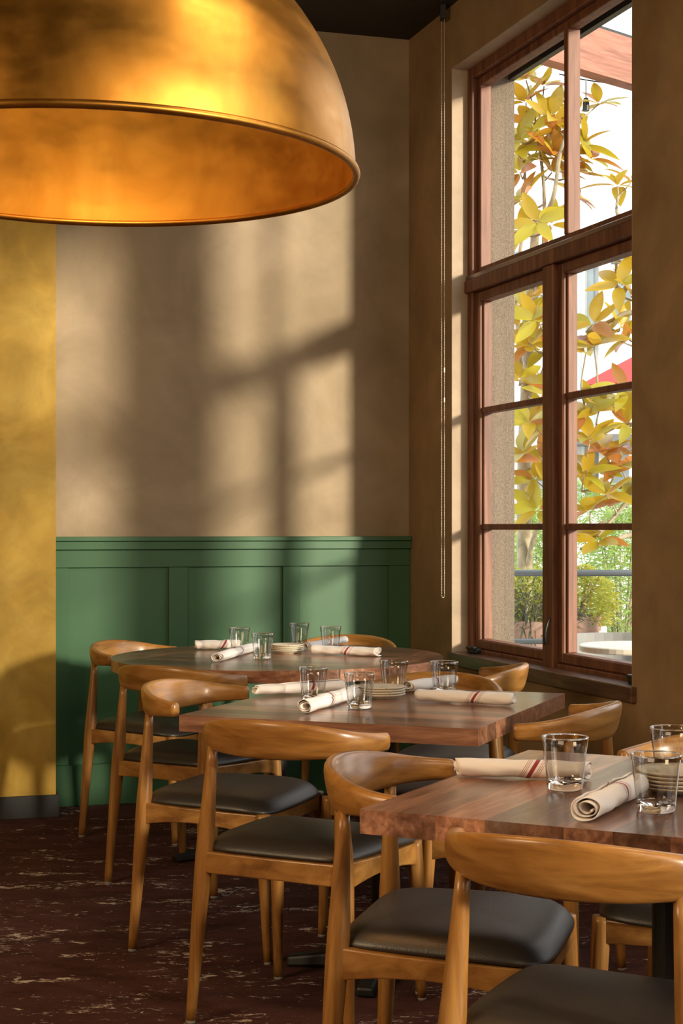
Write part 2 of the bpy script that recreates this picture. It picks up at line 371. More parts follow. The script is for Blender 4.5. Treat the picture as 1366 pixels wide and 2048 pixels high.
# windows
def window(n, T0, T1):
    r = tag(empty(n, W(T0, .1, ZS)), kind='structure'); inv = Matrix.Translation(-r.location)
    def p(name, *a, par=r, mat=M['frame'], bev=.003):
        o = obj(name, wb(*a), mat, par, bevel=bev); o.matrix_parent_inverse = inv; return o
    mid = T0+.797; q = .05
    z1, z2 = 2.225, 2.300                       # transom
    p('side_jamb', T0+.001, T0+q, .075, .165, ZS+.001, ZH-.001); p('side_jamb', T1-q, T1-.001, .075, .165, ZS+.001, ZH-.001)
    p('head_jamb', T0+q, T1-q, .075, .165, ZH-.05, ZH-.001)
    p('bottom_jamb', T0+q, T1-q, .075, .165, ZS+.001, ZS+.02)
    p('transom', T0+.004, T1-.004, .058, .170, z1, z2-.022); p('transom_cap', T0+.004, T1-.004, .066, .165, z2-.0215, z2, mat=M['framedark'])
    p('mullion', mid-.044, mid+.044, .068, .168, ZS+.001, z1-.0005)
    # upper fixed light
    up = empty('upper_sash', W(T0, .1, z2), parent=r); up.matrix_parent_inverse = inv; ui = Matrix.Translation(-up.location)
    def pp(name, inv_, par, mat, *a, bev=.003):
        o = obj(name, wb(*a), mat, par, bevel=bev); o.matrix_parent_inverse = inv_; return o
    a, b, c, d = T0+q+.0005, T1-q-.0005, z2+.001, ZH-.051; f = .035
    pp('sash_stile', ui, up, M['frame'], a, a+f, .10, .15, c, d); pp('sash_stile', ui, up, M['frame'], b-f, b, .10, .15, c, d)
    pp('sash_rail', ui, up, M['frame'], a+f, b-f, .10, .15, d-.035, d); pp('sash_rail', ui, up, M['frame'], a+f, b-f, .10, .15, c, c+.03)
    m0 = T0+.893
    pp('muntin', ui, up, M['frame'], m0-.017, m0+.017, .098, .152, c+.03, d-.035)
    for u0, u1 in ((a+f, m0-.0175), (m0+.0175, b-f)):
        pp('pane', ui, up, M['pane'], u0+.001, u1-.001, .124, .128, c+.031, d-.036, bev=0)
    for (a, b) in ((T0+q+.0005, mid-.0445), (mid+.0445, T1-q-.0005)):
        k = empty('casement_sash', W(a, .1, ZS+.02), parent=r); k.matrix_parent_inverse = inv; ki = Matrix.Translation(-k.location)
        c, d = ZS+.0205, z1-.001; f = .046; g = .042
        for x in ((a, a+f), (b-f, b)):
            pp('sash_stile', ki, k, M['frame'], x[0], x[1], .088, .150, c, d, bev=.006)
            e0, e1 = (x[1], x[1]+.012) if x[0] == a else (x[0]-.012, x[0])
            pp('glazing_bead', ki, k, M['frame'], e0, e1, .105, .145, c+g, d-g)
        for z in ((c, c+g), (d-g, d)): pp('sash_rail', ki, k, M['frame'], a+f, b-f, .088, .150, *z, bev=.006)
        for z in (1.213, 1.713): pp('muntin', ki, k, M['frame'], a+f, b-f, .100, .150, z-.0125, z+.0125)
        for z0, z1_ in ((c+g, 1.2), (1.226, 1.7), (1.726, d-g)):
            pp('pane', ki, k, M['pane'], a+f+.0125, b-f-.0125, .124, .128, z0+.001, z1_-.001, bev=0)
    # crank operators on the sill and the lever lock on the mullion
    for tt in (T0+.06, T1-.12):
        bm = bmesh.new(); wbox(bm, tt, tt+.085, .045, .086, ZS+.0045, ZS+.026); wbox(bm, tt+.02, tt+.10, .030, .052, ZS+.020, ZS+.036)
        o = obj('crank_operator', bm, M['black'], r, bevel=.006, seg=2); o.matrix_parent_inverse = inv
    bm = bmesh.new(); tube(bm, catmull([W(mid+.028, .064, .862), W(mid+.028, .052, .835), W(mid+.028, .044, .805), W(mid+.022, .046, .778), W(mid+.012, .052, .762)], 4), [.004]*4+[.006]*13, 8)
    o = obj('lever_lock', bm, M['black'], r, smooth=True); o.matrix_parent_inverse = inv
    o = obj('window_sill', wb(T0, T1+.03, -.022, .001, ZS-.050, ZS+.004), M['framedark'], r, bevel=.003); o.matrix_parent_inverse = inv
    o = obj('sill_board', wb(T0+.001, T1-.001, .0015, .0745, ZS+.0003, ZS+.004), M['framedark'], r); o.matrix_parent_inverse = inv
for i, (a, b) in enumerate(WIN): window('window_%d' % (i+1), a, b)

# ------------------------------------------------------------------ chairs
def tri(bm): return bm
def chair_proto(loc, rz):
    r = empty('elbow_chair', loc, rz)
    # backrest: swept crescent
    P = [(-.239, -.054, .697, .043), (-.225, -.098, .698, .048), (-.200, -.142, .700, .058), (-.160, -.183, .703, .074), (-.090, -.217, .706, .089), (0, -.230, .707, .095)]
    ctr = [Vector((p[0], p[1], p[2])) for p in P]; ctr += [Vector((-p[0], p[1], p[2])) for p in P[-2::-1]]
    hs = [p[3] for p in P]; hs += hs[-2::-1]
    ths = [.029, .030, .032, .033, .031, .029]; ths += ths[-2::-1]
    n = 6; cs = catmull(ctr, n); hh = catmull([(h, t, 0) for h, t in zip(hs, ths)], n)
    bm = bmesh.new(); rings = []; K = 20
    def ring(c, h, t, u, lean):
        R = []
        for k in range(K):
            a = 2*math.pi*k/K; ca, sa = math.cos(a), math.sin(a)
            x = math.copysign(abs(ca)**.62, ca)*t/2; z = math.copysign(abs(sa)**.72, sa)*h/2
            R.append(bm.verts.new(c + u*(x + z*lean) + Vector((0, 0, z))))
        return R
    for i, c in enumerate(cs):
        d = (cs[min(i+1, len(cs)-1)]-cs[max(i-1, 0)]); d.z = 0; d.normalize(); u = Vector((d.y, -d.x, 0))   # outwards/back
        h, t = hh[i].x, hh[i].y; lean = .22*max(0, (h-.04)/.05)
        if i == 0: rings.append(ring(c-d*.006, h*.80, t*.72, u, lean))
        rings.append(ring(c, h, t, u, lean))
        if i == len(cs)-1: rings.append(ring(c+d*.006, h*.80, t*.72, u, lean))
    for A, B in zip(rings, rings[1:]):
        for k in range(K): bm.faces.new((A[k], A[(k+1)%K], B[(k+1)%K], B[k]))
    bm.faces.new(rings[0][::-1]); bm.faces.new(rings[-1])
    obj('backrest', bm, M['chair_x'], r, smooth=True)
    # legs
    def leg(pts, rad):
        bm = bmesh.new(); n = 5
        pp = catmull(pts, n); rr = [v.x for v in catmull([(a, 0, 0) for a in rad], n)]
        tube(bm, pp, rr, 14); o = obj('leg', bm, M['chair_z'], r, smooth=True)
        p = pts[0]; g = bmesh.new(); lathe(g, [(0, -.0), (rad[0]*.95, 0), (rad[0]*1.0, .004), (rad[0]*.95, .012), (0, .012)], 14, p[0], p[1])
        obj('glide', g, M['rubber'], o, smooth=True)
    for s in (-1, 1):
        leg([(s*.218, -.202, .008), (s*.208, -.192, .18), (s*.196, -.182, .36), (s*.191, -.178, .43), (s*.186, -.176, .50), (s*.174, -.172, .675)],
            [.0125, .0165, .0215, .0225, .0195, .0115])
        leg([(s*.212, .218, .008), (s*.208, .208, .18), (s*.203, .199, .34), (s*.200, .196, .412)], [.0115, .0155, .0195, .0195])
    # rails, arched from below
    def rail(name, a, b, th, top, hE, hM, bow):
        bm = bmesh.new(); a, b = Vector(a), Vector(b); d = (b-a).normalized(); u = Vector((d.y, -d.x, 0)); R = []
        for i in range(11):
            t = i/10; k = 4*t*(1-t); c = a+(b-a)*t+u*bow*k; zt = top[0]+(top[1]-top[0])*t+.0*k; h = hE+(hM-hE)*k
            R.append([bm.verts.new((c.x+u.x*e, c.y+u.y*e, z)) for e, z in ((-th, zt-h), (th, zt-h), (th, zt), (-th, zt))])
        for A, B in zip(R, R[1:]):
            for k in range(4): bm.faces.new((A[k], A[(k+1)%4], B[(k+1)%4], B[k]))
        bm.faces.new(R[0][::-1]); bm.faces.new(R[-1]); obj(name, bm, M['chair_r'], r, bevel=.003, seg=2)
    rail('rear_rail', (-.19, -.183, 0), (.19, -.183, 0), .011, (.420, .420), .052, .050, .006)
    rail('front_rail', (-.196, .198, 0), (.196, .198, 0), .011, (.408, .408), .050, .040, -.008)
    for s in (-1, 1): rail('side_rail', (s*.196, -.175, 0), (s*.202, .196, 0), .011, (.424, .410), .062, .040, .012*s)
    # leather seat
    bm = bmesh.new(); NU = 44; NV = 10
    def outline(a):
        ca, sa = math.cos(a), math.sin(a); e = .27
        x = math.copysign(abs(ca)**e, ca); y = math.copysign(abs(sa)**e, sa)
        hw = .199+.026*(y+1)/2 + .010*(1-y*y)
        yy = y*.205+.012 + (.018*(1-x*x) if y > 0 else -.004*(1-x*x))
        return x*hw, yy
    top = []; 
    for j in range(NV+1):
        q = j/NV
        row = []
        for i in range(NU):
            x, y = outline(2*math.pi*(i+.5)/NU)
            k = 1-q**2.2 if j < NV else 0
            z = .426 + .032*(1-q**7)**.55
            z += .006*(1-q*q)                    # crown
            z += .012*abs(x*q/.22)**2*(1-q**3) - .012*max(0, y*q/.2)**2
            row.append(bm.verts.new((x*q if j else 0, y*q if j else 0, z)) if j else None)
        top.append(row)
    c0 = bm.verts.new((0, .0, .464))
    for i in range(NU): bm.faces.new((c0, top[1][i], top[1][(i+1)%NU]))
    for j in range(1, NV):
        for i in range(NU): bm.faces.new((top[j][i], top[j][(i+1)%NU], top[j+1][(i+1)%NU], top[j+1][i]))
    und = [bm.verts.new((v.co.x*.955, v.co.y*.955, v.co.z-.012)) for v in top[NV]]
    for i in range(NU): bm.faces.new((top[NV][i], top[NV][(i+1)%NU], und[(i+1)%NU], und[i]))
    bm.faces.new(und)
    o = obj('seat', bm, M['leather'], r, smooth=True)
    sm = o.modifiers.new('subsurf', 'SUBSURF'); sm.levels = 1; sm.render_levels = 2
    return r
chairs = [  # x, y, facing (degrees clockwise from away), label, group
 (-.178, 3.932, 26, 'wooden chair with its back to us at the near side of the middle table'),
 (-.443, 4.635, 110, 'wooden chair facing right into the left end of the middle table'),
 (.143, 3.100, 105, 'wooden chair facing right into the left end of the front table'),
 (.364, 2.520, 28, 'nearest wooden chair, back to us before the front table, cut by the bottom edge'),
 (-.636, 5.423, 28.8, 'wooden chair with its back to us at the near-left of the round table'),
 (-.893, 6.274, 114, 'farthest left wooden chair, facing right at the round table by the green wainscot'),
 (.388, 4.190, 294, 'wooden chair facing left at the right end of the middle table, behind the front table'),
 (.251, 5.322, 283, 'wooden chair facing left just below the left end of the window sill'),
 (.112, 4.765, 205, 'wooden chair facing us behind the middle table, only its orange backrest arc above the tabletop'),
 (-.190, 6.500, 200, 'wooden chair facing us behind the round table, backrest arc against the dark wainscot corner'),
 (.723, 3.320, 207, 'wooden chair behind the front table, only a pale arm tip showing above it'),
]
proto = None
for x, y, a, lab in chairs:
    if proto is None: proto = o = chair_proto((x, y, 0), -math.radians(a))
    else:
        o = copy_tree(proto); o.location = (x, y, 0); o.rotation_euler = (0, 0, -math.radians(a))
    tag(o, lab, 'chair', 'elbow chairs around the dining tables')

# ------------------------------------------------------------------ tables
TT = .728; TH = .042; KT = (H-TT)/.46
def base(r, arm, rot, R=.034):
    bm = bmesh.new(); lathe(bm, [(0, .04), (R, .04), (R, TT-TH-.012), (0, TT-TH-.012)], 24); obj('column', bm, M['black'], r, smooth=False)
    bm = bmesh.new(); box(bm, -.16, .16, -.16, .16, TT-TH-.012, TT-TH-.0005); obj('mounting_plate', bm, M['black'], r)
    for k in range(4):
        a = rot+k*math.pi/2; bm = bmesh.new(); R_ = []
        for i in range(7):
            q = i/6; x = .03+(arm-.03)*q; z = .062-.034*q; wd = .034-.006*q
            R_.append([bm.verts.new((x*math.cos(a)-e*math.sin(a), x*math.sin(a)+e*math.cos(a), zz)) for e, zz in ((-wd, max(0.0, .014*(1-q))), (wd, max(0.0, .014*(1-q))), (wd*.8, z), (-wd*.8, z))])
        for A, B in zip(R_, R_[1:]):
            for j in range(4): bm.faces.new((A[j], A[(j+1)%4], B[(j+1)%4], B[j]))
        bm.faces.new(R_[0][::-1]); bm.faces.new(R_[-1]); obj('base_foot', bm, M['black'], r, bevel=.008, seg=2)
def rect_table(name, cx, cy, a, wx, wy, lab, along='x'):
    r = tag(empty(name, (cx, cy, 0), -math.radians(a)), lab, 'table', 'butcher block tables')
    n = 11; tot = wy if along == 'x' else wx; ws = [random.uniform(.8, 1.2) for _ in range(n)]; k = tot/sum(ws); p = -tot/2
    for q in ws:
        q *= k; e = .00005
        bm = bx(-wx/2, wx/2, p+e, p+q-e, TT-TH, TT) if along == 'x' else bx(p+e, p+q-e, -wy/2, wy/2, TT-TH, TT)
        obj('stave', bm, M['stave_x' if along == 'x' else 'stave_y'], r); p += q
    base(r, .27, math.radians(100)); return r
rect_table('dining_table', .010*KT, 4.115*KT, 20.5, .765*KT, .825*KT, 'rectangular butcher block dining table in the middle, on a black pedestal', 'x')
# front table: near-left corner at (-.033, 2.574)
fa = 26.5; fr = Vector((math.cos(math.radians(fa)), -math.sin(math.radians(fa)), 0)); ff = Vector((math.sin(math.radians(fa)), math.cos(math.radians(fa)), 0))
fc = (Vector((-.033, 2.574, 0)) + fr*.41 + ff*.3825)*KT
rect_table('dining_table', fc.x, fc.y, fa, .82*KT, .765*KT, 'nearest butcher block dining table at lower right, cut by the frame edge', 'y')
RT = Vector((-.365, 5.64, 0))*KT; RR = .59*KT
r = tag(empty('round_dining_table', RT, -math.radians(20)), 'round butcher block dining table by the green wainscot on a black pedestal', 'table')
circ = [(math.cos(2*math.pi*i/72), math.sin(2*math.pi*i/72)) for i in range(72)]
def stave(x0, x1, y0, y1, mt):
    P = [(x0, y0), (x1, y0), (x1, y1), (x0, y1)]
    for nx, ny in circ:
        P = clip(P, nx, ny, RR)
        if len(P) < 3: return
    bm = bmesh.new(); prism(bm, P, TT-TH, TT); obj('stave', bm, mt, r)
p = -RR; k = 0
while p < RR-.02:
    q = min(random.uniform(.06, .1), RR-p); stave(-.425, .425, p+.00005, p+q-.00005, M['stave_x']); p += q
for s in (-1, 1):
    p = .4265
    for q in (.062, .072, .06): 
        x0, x1 = sorted((s*p, s*(p+q-.0004))); stave(x0, x1, -RR, RR, M['stave_y']); p += q
base(r, .42, math.radians(50))

# ------------------------------------------------------------------ tableware
def ontable(px, py): 
    Y = F*(H-TT)/(py-HY); return Vector(((px-CX)/F*Y, Y, TT))
gp = None
def glass(px, py, lab, grp, sc=1):
    global gp
    p = ontable(px, py)
    if gp is None:
        bm = bmesh.new()
        lathe(bm, [(.0311, .012), (.0325, .03), (.0365, .065), (.0395, .087), (.0392, .0885), (.0382, .088), (.0355, .064), (.0315, .03), (.0285, .0175)], 48)
        gp = obj('tumbler', bm, M['tumb'], smooth=True)
        bm = bmesh.new(); lathe(bm, [(0, .0), (.024, 0), (.0285, .0012), (.0302, .005), (.0310, .0119), (.0284, .0174), (.018, .0130), (0, .0125)], 40)
        obj('base', bm, M['glass'], gp, smooth=True)
        bm = bmesh.new(); lathe(bm, [(.0391+.0011*math.cos(k*math.pi/4), .0886+.0013*math.sin(k*math.pi/4)) for k in range(8)], 48, closed=True); obj('rim', bm, M['glass'], gp, smooth=True)
        gp.location = p; o = gp
    else: o = copy_tree(gp); o.location = p
    o.location.z = TT+.0003; o.rotation_euler.z = random.random()*6; sc *= KT; o.scale = (sc, sc, sc); tag(o, lab, 'glass', grp); return o
g = 'clear tumblers on the dining tables'
glass(479, 1304, 'clear tumbler behind napkin at the far left of the round table', g)
glass(525, 1318, 'clear tumbler in front of the small plates on the round table', g)
glass(598, 1293, 'clear tumbler standing behind the plates, farthest back on the round table', g)
glass(661, 1301, 'clear tumbler at right of round table, standing behind a striped napkin', g)
glass(626, 1402, 'leftmost clear tumbler on the middle table, in front of a long napkin', g)
glass(719, 1417, 'clear tumbler in front of the plates on the middle table', g)
glass(788, 1386, 'clear tumbler standing behind the plates on the middle table', g)
glass(888, 1388, 'rightmost clear tumbler on the middle table, behind a maroon-striped napkin', g)
glass(1130, 1579, 'large clear tumbler in front of the long napkin, left on the front table', g, 1.04)
glass(1312, 1623, 'clear tumbler before the plates at the right edge of the front table', g, 1.04)
glass(1345, 1556, 'clear tumbler behind the plates, cut by the right edge of the picture', g, 1.04)

def napkin(px0, py0, px1, py1, lab, seed, rad=.019, taper=0.0, flip=False):
    a, b = ontable(px0, py0), ontable(px1, py1); c = (a+b)/2; L = (b-a).length; rnd = random.Random(seed); rad *= KT
    bm = bmesh.new(); NS = 30; NP = 60; turns = 2.6; R = []
    ph = rnd.random()*6; grow = rad*.60
    for i in range(NS+1):
        x = (i/NS-.5)*L; row = []
        tp = 1+taper*(i/NS-.5)
        for k in range(NP+1):
            q = k/NP; an = turns*2*math.pi*q + ph + .25*math.sin(i*.13+seed)
            rr = (rad-grow*(1-q))*tp
            wr_ = 1+.06*math.sin(2*an+i*.42+seed)*q + .035*math.sin(i*.9+seed*2)*q+.03*math.sin(5*an-i*.55)*q
            xe = x + (.006*math.sin(an*1.3+seed)*(abs(i/NS-.5)*2)**6)*(1 if x > 0 else -1)
            row.append(bm.verts.new((xe, rr*wr_*math.cos(an)*1.18, rad*.93+rr*wr_*math.sin(an)*.93)))
        R.append(row)
    mn = min(v.co.z for row in R for v in row)
    for row in R:
        for v in row: v.co.z -= mn
    for A, B in zip(R, R[1:]):
        for k in range(NP): bm.faces.new((A[k], A[k+1], B[k+1], B[k]))
    o = obj('napkin_roll', bm, M['napkin'], smooth=True)
    s = o.modifiers.new('solid', 'SOLIDIFY'); s.thickness = .0016; s.offset = -1
    o.location = (c.x, c.y, TT+.0015); o.rotation_euler.z = math.atan2(b.y-a.y, b.x-a.x)
    tag(o, lab, 'napkin', 'rolled cloth napkins on the dining tables')
napkin(392, 1300, 478, 1299, 'white rolled napkin at the far left of the round table', 1)
napkin(434, 1325, 508, 1303, 'white rolled napkin slanting towards us at the left of the round table', 2)
napkin(622, 1309, 757, 1314, 'long white rolled napkin nearest us at the right of the round table', 3, .018)
napkin(612, 1301, 690, 1287, 'white rolled napkin seen partly through a tumbler at the back right of the round table', 4, .016)
napkin(510, 1394, 688, 1385, 'long rolled napkin lying behind the leftmost tumbler on the middle table', 5, .018, .3)
napkin(610, 1428, 712, 1397, 'rolled napkin with its spiral end towards us on the middle table', 6, .020)
napkin(838, 1404, 1026, 1413, 'rolled napkin with maroon stripes at the right front of the middle table', 7)
napkin(816, 1386, 905, 1372, 'rolled napkin pointing to the rightmost tumbler at the back of the middle table', 8, .018)
napkin(915, 1554, 1176, 1562, 'long rolled napkin with broad maroon stripe at the left back of the front table', 9, .020)
napkin(1172, 1644, 1276, 1590, 'rolled napkin with spiral end towards us on the front table', 10, .022)
pp_ = None
def plates(px, py, n, where, rad, grp):
    global pp_
    p = ontable(px, py); rad *= KT
    for k in range(n):
        if pp_ is None:
            bm = bmesh.new(); lathe(bm, [(0, .003), (.035, .003), (.037, 0), (.041, 0), (.042, .003), (.056, .0075), (.0645, .0115), (.065, .0135), (.0635, .0142), (.055, .0105), (.043, .0065), (0, .006)], 40)
            pp_ = o = obj('side_plate', bm, M['plate'], smooth=True)
        else: o = pp_.copy(); C.objects.link(o)
        o.location = (p.x+random.uniform(-.0015, .0015), p.y+random.uniform(-.0015, .0015), TT+.0003+k*.0069); o.scale = (rad/.065, rad/.065, 1)
        o.rotation_euler.z = k
        lab = 'bottom cream side plate of the stack '+where if k == 0 else 'topmost cream side plate of the stack '+where if k == n-1 else 'cream side plate, %s from the bottom of the stack %s' % (['', 'second', 'third', 'fourth'][k], where)
        tag(o, lab, 'plate', grp)
plates(574, 1306, 4, 'on the round table', .062, 'small plates on the round table')
plates(764, 1396, 4, 'on the middle table', .063, 'small plates on the middle table')
plates(1352, 1583, 5, 'on the front table', .070, 'small plates on the front table')

# ------------------------------------------------------------------ brass dome pendant
PC = Vector((-.492, 2.73, 1.824)); PR = .45
r = tag(empty('pendant_lamp', PC), 'huge brass dome pendant lamp hanging at the upper left', 'lamp')
bm = bmesh.new(); prof = [(PR*math.cos(a), PR*math.sin(a)) for a in [i/26*math.pi/2*.93 for i in range(27)]]; lathe(bm, prof, 96)
obj('dome', bm, M['brass'], r, smooth=True)
bm = bmesh.new(); prof = [((PR-.004)*math.cos(a), (PR-.004)*math.sin(a)) for a in [i/26*math.pi/2*.93 for i in range(27)]]; lathe(bm, prof, 96)
obj('dome_lining', bm, M['brass_in'], r, smooth=True)
bm = bmesh.new(); lathe(bm, [(PR+.001+.007*math.cos(a), .0+.007*math.sin(a)) for a in [k/10*2*math.pi for k in range(10)]], 96, closed=True)
obj('rolled_rim', bm, M['brass'], r, smooth=True)
bm = bmesh.new(); z = PR*math.sin(math.pi/2*.93); lathe(bm, [(0, z+.09), (.02, z+.09), (.03, z+.06), (.055, z+.05), (.06, z-.002), (0, z-.002)], 32); cap = obj('cap', bm, M['brass'], r, smooth=True)
bm = bmesh.new(); lathe(bm, [(0, z+.09), (.006, z+.09), (.006, CEIL-PC.z-.03), (0, CEIL-PC.z-.03)], 10); obj('stem', bm, M['brass'], r)
bm = bmesh.new(); lathe(bm, [(0, CEIL-PC.z-.03), (.06, CEIL-PC.z-.03), (.065, CEIL-PC.z-.001), (0, CEIL-PC.z-.001)], 24); obj('canopy', bm, M['brass'], r)
bm = bmesh.new(); lathe(bm, [(0, .26), (.02, .265), (.035, .29), (.034, .32), (.018, .36), (.016, z-.003), (0, z-.003)], 20)
mb = NT('lamp_bulb'); em = mb.n('ShaderNodeEmission'); em.inputs[0].default_value = (1, .68, .32, 1); em.inputs[1].default_value = 3; mb.l(em.outputs[0], mb.out.inputs[0])
obj('bulb', bm, mb.m, r, smooth=True)
lo = light('pendant_bulb_light', 'POINT', PC+Vector((0, 0, .20)), 6, (1, .74, .40), shadow_soft_size=.04)

# ------------------------------------------------------------------ ball chain of the roller blind
r = tag(empty('blind_chain', W(.47, -.03, 1.0)), 'looped white ball chain hanging beside the window', 'chain')
zb = H-(1197-HY)/F*6.84; bm = bmesh.new(); bm2 = bmesh.new()
c1, c2 = W(.463, -.03, 0), W(.478, -.044, 0)
c1 = Vector(((883.2-CX)/F*6.84, 6.84, 0)); c2 = Vector(((888.6-CX)/F*6.81, 6.81, 0))
beads = []; z = zb+.02
while z < CEIL-.06: beads += [(c1.x, c1.y, z), (c2.x, c2.y, z)]; z += .0068
for k in range(5):
    a = math.pi*(k+.5)/5; q = (1-math.cos(a))/2; beads.append((c1.x+(c2.x-c1.x)*q, c1.y+(c2.y-c1.y)*q, zb+.016-.012*math.sin(a)))
for x, y, z in beads:
    R = .0026; v = [bm.verts.new((x+dx*R-r.location.x, y+dy*R-r.location.y, z+dz*R-r.location.z)) for dx, dy, dz in ((1,0,0),(-1,0,0),(0,1,0),(0,-1,0),(0,0,1),(0,0,-1))]
    for f in ((0,2,4),(2,1,4),(1,3,4),(3,0,4),(2,0,5),(1,2,5),(3,1,5),(0,3,5)): bm.faces.new([v[i] for i in f])
M['bead'] = paint('chain_bead', (.66, .60, .50), .35)
tag(obj('beads', bm, M['bead'], r, smooth=True), kind='stuff')
for c in (c1, c2): tube(bm2, [(c.x-r.location.x, c.y-r.location.y, zb+.02-r.location.z), (c.x-r.location.x, c.y-r.location.y, CEIL-.05-r.location.z)], .0005, 4)
obj('cord', bm2, M['bead'], r)
bm = bmesh.new()
for yy in (740, 800):
    zz = H-(yy-HY)/F*6.81; lathe(bm, [(0, zz-.012-r.location.z), (.003, zz-.01-r.location.z), (.003, zz+.01-r.location.z), (0, zz+.012-r.location.z)], 8, c2.x-r.location.x, c2.y-r.location.y)
obj('connector', bm, M['bead'], r)
bm = bmesh.new(); q = (c1+c2)/2; box(bm, q.x-r.location.x-.012, q.x-r.location.x+.012, q.y-r.location.y-.025, q.y-r.location.y+.025, CEIL-.06-r.location.z, CEIL-.001-r.location.z); obj('bracket', bm, M['black'], r)

# ------------------------------------------------------------------ outdoors
bm = bmesh.new(); prism(bm, [W(-45, .301, 0), W(14, .301, 0), W(14, 45, 0), W(-45, 45, 0)], -.12, -.02); tag(obj('patio_ground', bm, M['patio']), kind='structure')
def leaf_mesh(name, mat, L, Wd, fold=.22, curl=.25, n=6):
    bm = bmesh.new(); rows = []
    for i in range(n+1):
        q = i/n; wd = Wd*math.sin(math.pi*q**.85)**.8 if 0 < i < n else .0008; x = L*q; z = -curl*L*q*q
        rows.append([bm.verts.new((x, -wd, z+wd*fold)), bm.verts.new((x, 0, z)), bm.verts.new((x, wd, z+wd*fold))])
    for A, B in zip(rows, rows[1:]):
        bm.faces.new((A[0], B[0], B[1], A[1])); bm.faces.new((A[1], B[1], B[2], A[2]))
    me = bpy.data.meshes.new(name); bm.to_mesh(me); bm.free(); me.materials.append(mat)
    for p in me.polygons: p.use_smooth = True
    return me
LM = [leaf_mesh('leaf', M[k], L, wd, f, c) for k, L, wd, f, c in (('leaf_y', .19, .036, .25, .12), ('leaf_g', .18, .034, .3, .25), ('leaf_g', .15, .032, .2, -.1), ('leaf_y', .16, .034, .25, .35), ('leaf_o', .16, .033, .3, .2))]
def orient(x, z):       # matrix with local x along x and z as near as may be
    x = x.normalized(); y = z.cross(x)
    if y.length < .05: y = Vector((0, 1, 0)).cross(x)
    y.normalize(); z = x.cross(y); return Matrix((x, y, z)).transposed()
def magnolia(name, trunk, trad, mains, clusters, lab, seed, per=(6, 8)):
    rnd = random.Random(seed); o0 = Vector(trunk[0]); r = tag(empty(name, o0), lab, 'tree', 'magnolia trees outside the window')
    T = catmull(trunk, 5); bm = bmesh.new(); tube(bm, [p-o0 for p in T], [trad*(1-.55*i/(len(T)-1)) for i in range(len(T))], 12); obj('trunk', bm, M['bark'], r, smooth=True)
    nodes = list(T)
    for mn in mains:
        B = catmull(mn, 5); nodes += B; bm = bmesh.new(); tube(bm, [p-o0 for p in B], [trad*.33*(1-.6*i/(len(B)-1)) for i in range(len(B))], 8); obj('branch', bm, M['bark'], r, smooth=True)
    for c in clusters:
        px, py, Y = c[:3]; sc = c[3] if len(c) > 3 else 1; P = at(px, py, Y)
        Q = min((q for q in nodes if q.z < P.z+.02 or len(nodes) < 5), key=lambda q: (q-P).length, default=nodes[0])
        mid_ = (P+Q)/2 + Vector((rnd.uniform(-.04, .04), rnd.uniform(-.04, .04), -.03))
        bm = bmesh.new(); tube(bm, [p-o0 for p in catmull([Q, mid_, P], 4)], [.007]*5+[.0045]*4, 6); obj('twig', bm, M['bark'], r, smooth=True)
        ax = ((P-Q).normalized()*.6+Vector((rnd.uniform(-.3, .3), rnd.uniform(-.5, .1), .6))).normalized()
        u = ax.orthogonal().normalized(); v = ax.cross(u); n = rnd.randint(*per); a0 = rnd.random()*6
        for k in range(n):
            a = a0+k*2*math.pi/n*1.0+rnd.uniform(-.25, .25); el = rnd.uniform(.05, .7)
            d = (u*math.cos(a)+v*math.sin(a))*math.cos(el)+ax*math.sin(el)
            me = LM[rnd.choices(range(5), (3, 4, 3, 2, 3))[0]]
            l = bpy.data.objects.new('leaf', me); C.objects.link(l); l.parent = r
            s = sc*rnd.uniform(.9, 1.3)
            l.matrix_local = Matrix.Translation(P-o0+d*.012) @ orient(d, (ax+Vector((rnd.uniform(-.5,.5), rnd.uniform(-.8,.2), rnd.uniform(-.3,.5)))*.7).normalized()).to_4x4() @ Matrix.Scale(s, 4)
Yt = 9.5
